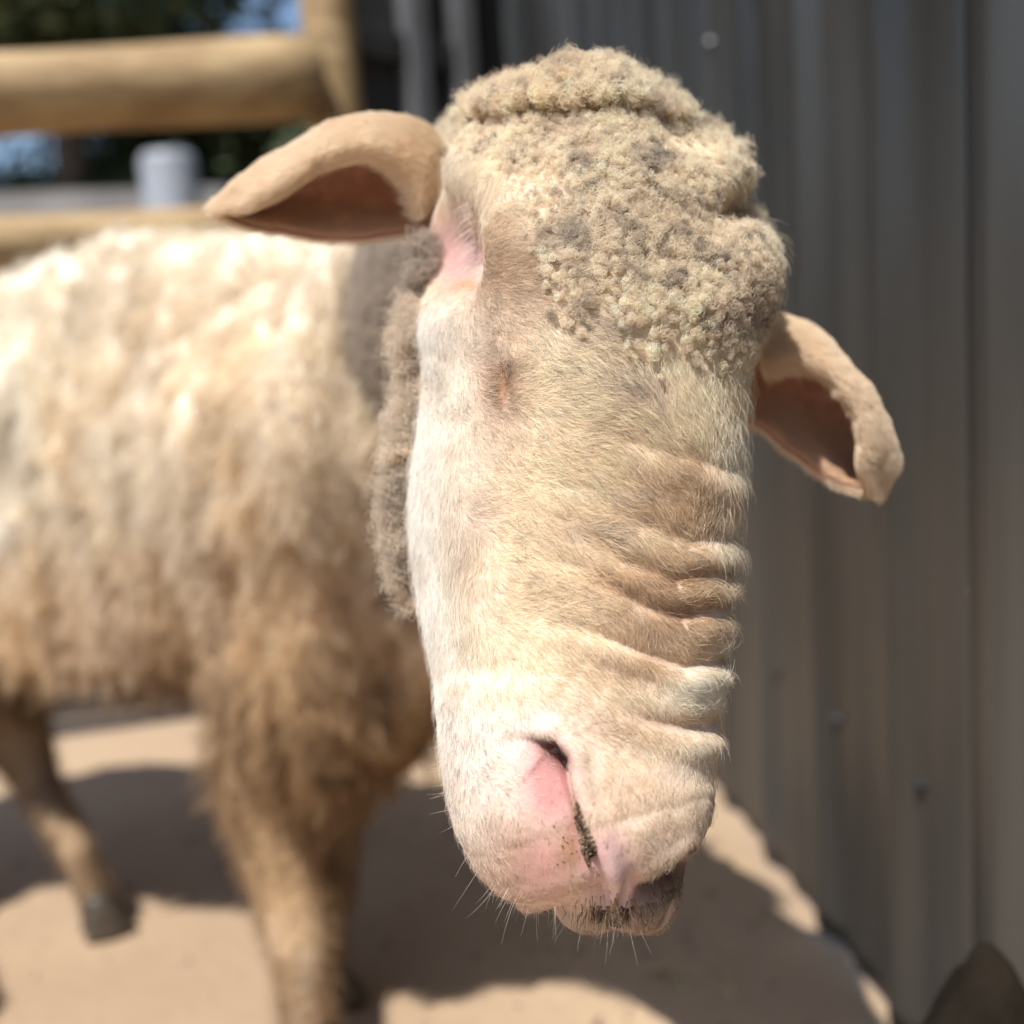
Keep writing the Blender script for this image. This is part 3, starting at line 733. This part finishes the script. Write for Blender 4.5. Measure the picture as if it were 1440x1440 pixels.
# ---- dried mud crust in the nostril
path = tr([(808, 1128), (813, 1148), (819, 1166), (826, 1184), (829, 1202), (832, 1220)]).astype(float)
nu, nv = 90, 15; mv = []
for i in range(nu):
    u = i / (nu - 1) * 4.999; k = int(u); q = path[k] + (path[k + 1] - path[k]) * (u - k)
    wq = (2.6 + 6.0 * math.exp(-((u - 3.5) / 1.2) ** 2)) * (.7 + .6 * rng.random()) * math.sin(math.pi * min(max(i / (nu - 1), .03), .97)) ** .5
    for j in range(nv):
        v_ = (j / (nv - 1)) * 2 - 1
        p, n_ = find(q[0] + v_ * wq + rng.normal(0, .2), q[1] + rng.normal(0, .3))
        e_ = 1 - v_ * v_
        mv.append(p + n_ * (-.0004 + e_ * (.0006 + .0013 * fbm(tr([[i * .35, j * .6, 2.0]]), 3)[0] + rng.random() * .0005)))
mud = mesh_obj('mud_crust', np.array(mv), grid_faces(nu, nv), M_mud, PARENT, True); mud['kind'] = 'stuff'
bm = bmesh.new()
for k in range(34):
    x, y, r0 = (855 + rng.normal(0, 13), 1300 + rng.normal(0, 5), .0007) if k < 18 else (800 + rng.normal(0, 18), 1190 + rng.normal(0, 36), .00022)
    p, n_ = find(x, y); r = r0 * (.5 + .9 * rng.random())
    m_ = Matrix.Translation(Vector(p)) @ Matrix.Rotation(rng.random() * 6, 4, 'X') @ Matrix.Rotation(rng.random() * 6, 4, 'Z') @ Matrix.Diagonal((r * (.8 + 2.2 * rng.random()), r * .6, r * .6, 1))
    bmesh.ops.create_icosphere(bm, subdivisions=2, radius=1, matrix=m_)
for v in bm.verts: v.co += Vector(rng.normal(0, .00012, 3))
tag(bm_obj('dirt_specks', bm, M_mud, PARENT, True), kind='stuff')

# ---- hooves: two claws each
def hoof(g, yaw):
    bm = bmesh.new()
    for s in (-1, 1):
        rings = []
        for (h, rx, ry, oy) in ((0, .017, .030, .012), (.012, .0165, .027, .010), (.03, .0155, .021, .004), (.048, .013, .016, 0), (.054, .009, .011, 0)):
            rings.append([bm.verts.new((s * .0165 + rx * math.cos(a), oy + ry * math.sin(a), h)) for a in np.linspace(0, 2 * math.pi, 14, endpoint=False)])
        for a_, b_ in zip(rings[:-1], rings[1:]):
            for i in range(14): bm.faces.new((a_[i], a_[(i + 1) % 14], b_[(i + 1) % 14], b_[i]))
        bm.faces.new(rings[0][::-1]); bm.faces.new(rings[-1])
    o = bm_obj('hoof', bm, M_hoof, PARENT, True); o.location = Vector(g); o.rotation_euler = (0, 0, yaw)
for g in (g1, g2, g3, g4): hoof(g, math.radians(-60))

# ---- fleece locks over neck, trunk and upper legs
def bsample(n, wf): return sample(BV2, BF, BN2, n, wf)
def locks(name, P, Nn, per, L, wave, hr, colf, spread, K=7, grav=.75):
    n = len(P)
    n2 = n * per
    A = norm(Nn * .75 + tr([0, 0, -grav]) + rng.normal(0, .25, (n, 3)))
    A = A - Nn * np.minimum((A * Nn).sum(1), 0)[:, None]
    sdv = norm(np.cross(A, Nn) + 1e-6)
    rep = lambda a: np.repeat(a, per, axis=0)
    col = rep(colf(P)); ph = rep(rng.random(n) * 6.28); Ln = rep(L * (.6 + .8 * rng.random(n)))
    A, sdv, P2, N2 = rep(A), rep(sdv), rep(P), rep(Nn)
    off = rng.normal(0, spread, (n2, 3)); Ln = Ln * (.75 + .4 * rng.random(n2))
    t = np.linspace(0, 1, K)[None]
    conv = (1 - .55 * t)[..., None]
    pts = P2[:, None] + off[:, None] * conv + (N2 * .35)[:, None] * (Ln[:, None] * np.minimum(t * 1.5, 1))[..., None] + A[:, None] * (Ln[:, None] * t)[..., None] + sdv[:, None] * (wave * np.sin(ph[:, None] + 9 * t) * t)[..., None]
    rad = hr * (1 - .7 * t) * np.ones((n2, 1))
    c = col * (.8 + .4 * rng.random(n2))[:, None]
    tag(hair_obj(name, pts, rad, np.clip(c, 0, .92), M_wool, PARENT), kind='stuff')
wbody = lambda c, n: np.clip(.35 - (norm(c - CP) * n).sum(1), .05, 1) * np.clip((c[:, 2] - .20) / .08, 0, 1) * (c[:, 0] > -1.1) * np.where(proj(c)[0] > 560, .3, 1)
P, Nn, _ = bsample(5200, wbody)
locks('fleece', P, Nn, 10, .019, .003, .00042, lambda q: np.clip(body_color(q) * 1.03, 0, .93), .006, grav=1.2)
# short hair on lower legs
P, Nn, _ = bsample(9000, lambda c, n: np.clip((.26 - c[:, 2]) / .06, 0, 1))
locks('leg_hair', P, Nn, 2, .009, .001, .0002, body_color, .002, 4)
# throat wool behind the jaw: small grey-brown curls on the neck near the head
def throat_color(P):
    return tr([.50, .43, .36]) * (.7 + .6 * fbm(P * 120, 2))[:, None]
m_ = lambda c, n: np.exp(-(((proj(c)[0] - 580) / 24) ** 2)) * (proj(c)[2] < .85) * np.clip(.5 - (norm(c - CP) * n).sum(1), 0, 1)
P, Nn, _ = bsample(2500, m_)
P3, N3, _ = sample(HV2, HF, HN2, 5000, lambda c, n: (Ss[np.arange(len(HF)) // NT] > sC[19]) * np.clip((625 - proj(c)[0]) / 20, 0, 1) * (proj(c)[1] > 330) * np.clip(.5 - (norm(c - CP) * n).sum(1), 0, 1))
P, Nn = np.concatenate([P, P3]), np.concatenate([Nn, N3])
curls('throat_wool', P, Nn, np.tile(downv, (len(P), 1)), 12, .012, .002, 1.6, throat_color, .002, hr=.00012)

def jaw_w(c, n):
    x, y, z = proj(c)
    return np.interp(y, [400, 560, 640, 700, 800, 850], [.25, .3, .8, 1, .7, 0]) * np.clip((596 - x) / 12, 0, 1) * (z > .43) * (y < 850) * (Ss[np.arange(len(HF)) // NT] < sC[20]) * (.25 + fbm(c * 40, 2))
P, Nn, _ = sample(HV2, HF, HN2, 1700, jaw_w)
P = P + rng.normal(0, .0025, P.shape)
curls('throat_wool', P, Nn, np.tile(-CR * .5 - CU * .9, (len(P), 1)), 12, .0115, .0020, 1.4, lambda q: tr([.72, .62, .50]) * (.6 + .7 * fbm(q * 120, 2))[:, None], .002, hr=.00009, layk=1.0)

# ================================================================ SETTING
# ground sheet with gentle unevenness near the animals
n = 300
gx = np.sign(np.linspace(-1, 1, n)) * np.abs(np.linspace(-1, 1, n)) ** 3.4 * 150
GX, GY = np.meshgrid(gx, gx + 1.2, indexing='ij')
Pg = np.stack([GX.ravel(), GY.ravel(), np.zeros(n * n)], 1)
near = np.exp(-(np.hypot(Pg[:, 0], Pg[:, 1] - 1.2) / 8) ** 2)
Pg[:, 2] = (fbm(Pg * 2.2 + 50, 3) - .5) * .022 * near
ground = mesh_obj('ground', Pg, grid_faces(n, n)[:, ::-1].copy(), M_sand); tag(ground, kind='structure')

# ribbed sheet-metal wall on the right, running away from the camera
wa = math.radians(4.6)
wd_ = tr([-math.sin(wa), math.cos(wa), 0]); wn = tr([-math.cos(wa), -math.sin(wa), 0])
w0 = ground_at(1235, 1405); w0 = w0 - wd_ * 1.6; w0[2] = 0
wall = link(bpy.data.objects.new('metal_wall', None)); wall.location = Vector(w0)
tag(wall, 'dark grey ribbed sheet metal wall rising behind the ram on the right', 'wall')
PER, NR, WH = .176, 4, 3.4
def panel(i):
    us, ds = [], []
    for r in range(NR):
        b = r * PER
        for (u, d) in ((0, 0), (.030, .001), (.055, .005), (.075, .001), (.095, .001), (.104, .003), (.115, .008), (.127, .013), (.142, .013), (.153, .008), (.164, .003), (.172, .001)):
            us.append(b + u); ds.append(d)
    us.append(NR * PER + .012); ds.append(0.0)
    us, ds = tr(us), tr(ds) + (.0025 if i % 2 else 0)
    zs = tr([0.0, .02, .3, .8, 1.4, 2.0, 2.7, WH])
    V = []
    for th_ in (0, -.0012):
        for z_ in zs:
            for u, d in zip(us, ds):
                p = wd_ * (u + i * NR * PER) + wn * (d + th_); V.append((p[0], p[1], z_ + .012))
    m, k = len(zs), len(us); f = grid_faces(m, k)
    a = np.arange(m * k).reshape(m, k); edge = np.r_[a[0, :], a[1:, -1], a[-1, -2::-1], a[-2:0:-1, 0]]; e2 = np.roll(edge, -1)
    F = np.concatenate([f, f[:, ::-1] + m * k, np.stack([edge, edge + m * k, e2 + m * k, e2], -1)])
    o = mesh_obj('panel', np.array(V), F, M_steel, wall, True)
    bm = bmesh.new()
    for z_ in (.25, 1.0, 1.8, 2.6):
        for r in range(NR):
            p = wd_ * (r * PER + .093 + i * NR * PER) + wn * (.004 + (.0025 if i % 2 else 0))
            mt = Matrix.Translation((p[0], p[1], z_)) @ Vector((wn[0], wn[1], 0)).to_track_quat('Z', 'Y').to_matrix().to_4x4()
            bmesh.ops.create_cone(bm, cap_ends=True, segments=8, radius1=.006, radius2=.004, depth=.006, matrix=mt)
    tag(bm_obj('screws', bm, M_screw, o), kind='stuff')
for i in range(13): panel(i)

# timber rail fence behind the trunk
def log_bm(bm, a, b, r, n=16, m=14, seed=0):
    a, b = np.array(a, float), np.array(b, float); ax = norm(b - a); s1 = norm(np.cross(ax, [0.1, .2, 1])); s2 = np.cross(ax, s1)
    ts = np.linspace(0, 1, m); rows = []
    for t_ in ts:
        rr = r * (1 + .05 * math.sin(t_ * 9 + seed)); 
        rows.append([bm.verts.new(tuple(a + (b - a) * t_ + (s1 * math.cos(q) + s2 * math.sin(q)) * rr)) for q in np.linspace(0, 2 * math.pi, n, endpoint=False)])
    for p_, q_ in zip(rows[:-1], rows[1:]):
        for i in range(n): bm.faces.new((p_[i], p_[(i + 1) % n], q_[(i + 1) % n], q_[i]))
    bm.faces.new(rows[0][::-1]); bm.faces.new(rows[-1])
fence = link(bpy.data.objects.new('rail_fence', None))
tag(fence, 'pale brown round timber rail fence behind the ram, at upper left', 'fence')
fp = at(468, 110, 1.95); fence.location = (fp[0], fp[1], 0)
def fl(p): return tr(p) - tr([fp[0], fp[1], 0])
for (px_, z_) in ((468, 1.95), (-620, 1.62)):
    p = at(px_, 110, z_); bm = bmesh.new(); log_bm(bm, fl([p[0], p[1], -.05]), fl([p[0], p[1], 1.62]), .052, seed=px_); bm_obj('post', bm, M_rail, fence, True)
for (ya, yb, r_) in ((108, 130, .068), (322, 334, .046), (560, 560, .05)):
    bm = bmesh.new(); log_bm(bm, fl(at(450, ya, 1.86)), fl(at(-640, yb + 40, 1.55)), r_, seed=ya); bm_obj('rail', bm, M_rail, fence, True)


# trees and hedge beyond the fence
M_bark = noise_mat('bark', (.06, .04, .025), (.14, .10, .07), 14, 0.9, 0.7, 40, 0.02)
M_leaf = noise_mat('leaf', (.030, .050, .016), (.075, .10, .035), 6, 0.6, 0.1)
def tree(label, cat, base, height, crown_c, crown_r, nleaf, size):
    root = link(bpy.data.objects.new('broadleaf_tree' if cat == 'tree' else 'bush', None)); root.location = Vector(base)
    tag(root, label, cat)
    b = tr(base)
    bm = bmesh.new(); log_bm(bm, [0, 0, -.1], crown_c - b, .11 if cat == 'tree' else .04, seed=3)
    for k in range(5):
        q = crown_c - b + rng.normal(0, .45, 3) * crown_r; log_bm(bm, (crown_c - b) * .75, q, .035, 8, 6, k)
    bm_obj('trunk', bm, M_bark, root, True)
    # clumps of small leaf faces through the volume
    nc = max(12, nleaf // 260); cc_ = rng.normal(size=(nc, 3)); cc_ = norm(cc_) * (rng.random((nc, 1)) ** .4) * crown_r
    ci = rng.integers(0, nc, nleaf); q = (crown_c - b) + cc_[ci] + rng.normal(size=(nleaf, 3)) * crown_r * .16
    a = norm(rng.normal(size=(nleaf, 3))); c2 = norm(np.cross(a, rng.normal(size=(nleaf, 3)))); sz = size * (.6 + .8 * rng.random((nleaf, 1)))
    V = np.stack([q - a * sz, q + c2 * sz * .4, q + a * sz, q - c2 * sz * .4], 1).reshape(-1, 3)
    tag(mesh_obj('crown', V, np.arange(nleaf * 4).reshape(-1, 4), M_leaf, root, False), kind='stuff')
def onground(p): return (p[0], p[1], 0.0)
c_ = at(60, -150, 7.0); tree('dark green leafy tree beyond the fence at the far left', 'tree', onground(c_), 3, c_, tr([1.5, 1.2, 1.15]), 26000, .07)
c_ = at(-420, -60, 7.5); tree('spreading green tree beyond the fence outside the left corner', 'tree', onground(c_), 3, c_, tr([1.4, 1.2, 1.3]), 20000, .07)
c_ = at(330, 190, 8.5); tree('low dull green tree seen under the top rail near the fence post', 'tree', onground(c_), 2, c_, tr([1.1, 1.0, .62]), 20000, .06)
c_ = at(80, 400, 8.0); tree('dark bush behind the lower rail, just above the back of the ram', 'bush', onground(c_), 1, c_, tr([1.9, .9, .75]), 26000, .05)
c_ = at(560, 330, 6.0); tree('dark bush showing between the left ear and the back of the ram', 'bush', onground(c_), 1, c_, tr([1.0, .7, .75]), 16000, .05)

# sheet-metal gate between the fence post and the wall
M_gal = noise_mat('grey_gate_paint', (.11, .11, .115), (.17, .17, .18), 5, 0.45, 0.2, 20, 0.003)
gate = link(bpy.data.objects.new('metal_gate', None))
tag(gate, 'dark metal gate with light grey uprights between fence post and wall', 'gate')
ga, gb = at(478, 100, 2.9), at(712, 100, 3.3); gate.location = (ga[0], ga[1], 0)
gd = tr([gb[0] - ga[0], gb[1] - ga[1], 0]); gl = np.linalg.norm(gd); gd /= gl; gn = tr([gd[1], -gd[0], 0])
def gbox(name, u0, u1, z0, z1, d0, d1, mat):
    bm = bmesh.new(); vs = [bm.verts.new(tuple(gd * u + gn * d + tr([0, 0, z]))) for u in (u0, u1) for d in (d0, d1) for z in (z0, z1)]
    for f in ((0, 1, 3, 2), (4, 6, 7, 5), (0, 4, 5, 1), (2, 3, 7, 6), (0, 2, 6, 4), (1, 5, 7, 3)): bm.faces.new([vs[i] for i in f])
    bmesh.ops.recalc_face_normals(bm, faces=bm.faces); bmesh.ops.bevel(bm, geom=bm.edges[:], offset=.004, segments=1, affect='EDGES')
    return bm_obj(name, bm, mat, gate)
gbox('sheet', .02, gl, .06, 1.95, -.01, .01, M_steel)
for u in (0.20, .38): gbox('upright', u, u + .07, .02, 2.3, .012, .06, M_gal)
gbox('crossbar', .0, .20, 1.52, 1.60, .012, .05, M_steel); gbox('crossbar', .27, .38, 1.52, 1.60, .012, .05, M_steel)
gbox('crossbar', .0, gl, .25, .31, -.05, -.012, M_gal)

# rough dark lump added for an unidentified dark shape at the foot of the wall
us_ = np.linspace(.3, 2.5, 400); pw = w0 + wd_ * us_[:, None] + tr([0, 0, .15]); pw = pw + wn * .105; xw_, _, zw_ = proj(pw); iw = np.argmin(np.abs(xw_ - 1400) + 1e4 * (zw_ < .3))
gs = pw[iw]; gtop = CAM_H + 0; gs = tr([gs[0], gs[1], 0]); zt = proj(gs[None])[2][0]; htop = at(1380, 1288, zt)[2]
bm = bmesh.new(); bmesh.ops.create_icosphere(bm, subdivisions=5, radius=1)
for v in bm.verts:
    p = tr(v.co); d = fbm(p[None] * 1.3 + 7, 4)[0]
    taper = 1 - .55 * max(p[2], 0)
    v.co = Vector((p[0] * .085 * taper * (.7 + .6 * d), p[1] * .085 * taper * (.7 + .6 * d), p[2] * htop * .5 * (.8 + .4 * d)))
M_lump = noise_mat('near_black_lump', (.008, .006, .004), (.02, .015, .010), 25, 1.0, 0.8, 70, 0.006); M_lump.node_tree.nodes['Principled BSDF'].inputs['Specular IOR Level'].default_value = .1
lump_ob = bm_obj('dark_lump', bm, M_lump, None, True); lump_ob.location = Vector((gs[0], gs[1], htop * .48))
tag(lump_ob, 'rough dark brown lump, added for an unclear dark shape, at the foot of the metal wall', 'dark_lump')
# loose grit and straw bits on the ground
def litter(name, n_, lo, hi, flat, mat):
    tv = norm(tr([[1, 1, 1], [-1, -1, 1], [-1, 1, -1], [1, -1, -1]]).astype(float))
    c = np.stack([rng.uniform(-1.4, .6, n_), rng.uniform(.75, 3.2, n_), np.zeros(n_)], 1)
    c = c[(c - w0) @ wn > .03]; n_ = len(c); sz = lo + (hi - lo) * rng.random(n_) ** 3
    a = rng.random(n_) * 6.28; st = np.stack([sz * flat, sz, sz * .7], 1)
    V = tv[None] * st[:, None]; V = np.stack([V[..., 0] * np.cos(a)[:, None] - V[..., 1] * np.sin(a)[:, None], V[..., 0] * np.sin(a)[:, None] + V[..., 1] * np.cos(a)[:, None], V[..., 2]], -1) + c[:, None]
    F = (np.arange(n_)[:, None, None] * 4 + np.array([[0, 1, 2], [0, 3, 1], [0, 2, 3], [1, 3, 2]])[None]).reshape(-1, 3)
    tag(mesh_obj(name, V.reshape(-1, 3), F, mat, None, False), kind='stuff')
litter('grit', 5000, .0012, .008, 1.2, noise_mat('grit_stone', (.16, .11, .075), (.36, .27, .18), 12, 0.9))
litter('straw', 500, .002, .004, 9, noise_mat('straw_stalk', (.40, .30, .14), (.55, .43, .22), 20, 0.7))

# pale things seen beyond the fence
M_render = noise_mat('pale_render', (.20, .19, .18), (.30, .29, .28), 3, 0.9, 0.3, 30, 0.004)
pa, pb = at(-260, 300, 6.2), at(330, 300, 6.6); ptop = at(60, 268, 6.3)[2]
bm = bmesh.new(); pd = norm(tr([pb[0] - pa[0], pb[1] - pa[1], 0])); pn = tr([pd[1], -pd[0], 0]); pl = np.linalg.norm(pb[:2] - pa[:2])
vs = [bm.verts.new(tuple(pd * u + pn * d + tr([0, 0, z]))) for u in (0, pl) for d in (-.1, .1) for z in (-.1, ptop)]
for f in ((0, 1, 3, 2), (4, 6, 7, 5), (0, 4, 5, 1), (2, 3, 7, 6), (0, 2, 6, 4), (1, 5, 7, 3)): bm.faces.new([vs[i] for i in f])
bmesh.ops.recalc_face_normals(bm, faces=bm.faces); bmesh.ops.bevel(bm, geom=bm.edges[:], offset=.02, segments=2, affect='EDGES')
o = bm_obj('low_wall', bm, M_render); o.location = (pa[0], pa[1], 0); tag(o, 'pale grey low wall seen blurred between the fence rails', 'wall')
M_white = noise_mat('white_plastic', (.24, .26, .29), (.32, .34, .38), 4, 0.4, 0.05)
dp = at(238, 245, 5.6); dtop = at(238, 216, 5.6)[2]; drum = link(bpy.data.objects.new('storage_drum', None)); drum.location = (dp[0], dp[1], 0)
tag(drum, 'white plastic storage drum standing beyond the fence under the top rail', 'drum')
bm = bmesh.new(); rings = []
for z_, r_ in ((0, .19), (.03, .21), (.5, .215), (.52, .225), (.56, .225), (.58, .215), (dtop - .5, .215), (dtop - .48, .225), (dtop - .44, .225), (dtop - .42, .215), (dtop - .05, .21), (dtop - .01, .19)):
    rings.append([bm.verts.new((r_ * .7 * math.cos(a), r_ * .7 * math.sin(a), z_)) for a in np.linspace(0, 2 * math.pi, 28, endpoint=False)])
for a_, b_ in zip(rings[:-1], rings[1:]):
    for i in range(28): bm.faces.new((a_[i], a_[(i + 1) % 28], b_[(i + 1) % 28], b_[i]))
bm.faces.new(rings[0][::-1]); bm.faces.new(rings[-1]); bm_obj('barrel', bm, M_white, drum, True)
bm = bmesh.new(); bmesh.ops.create_cone(bm, cap_ends=True, segments=20, radius1=.06, radius2=.055, depth=.04, matrix=Matrix.Translation((.07, 0, dtop + .01))); bm_obj('cap', bm, M_steel, drum)
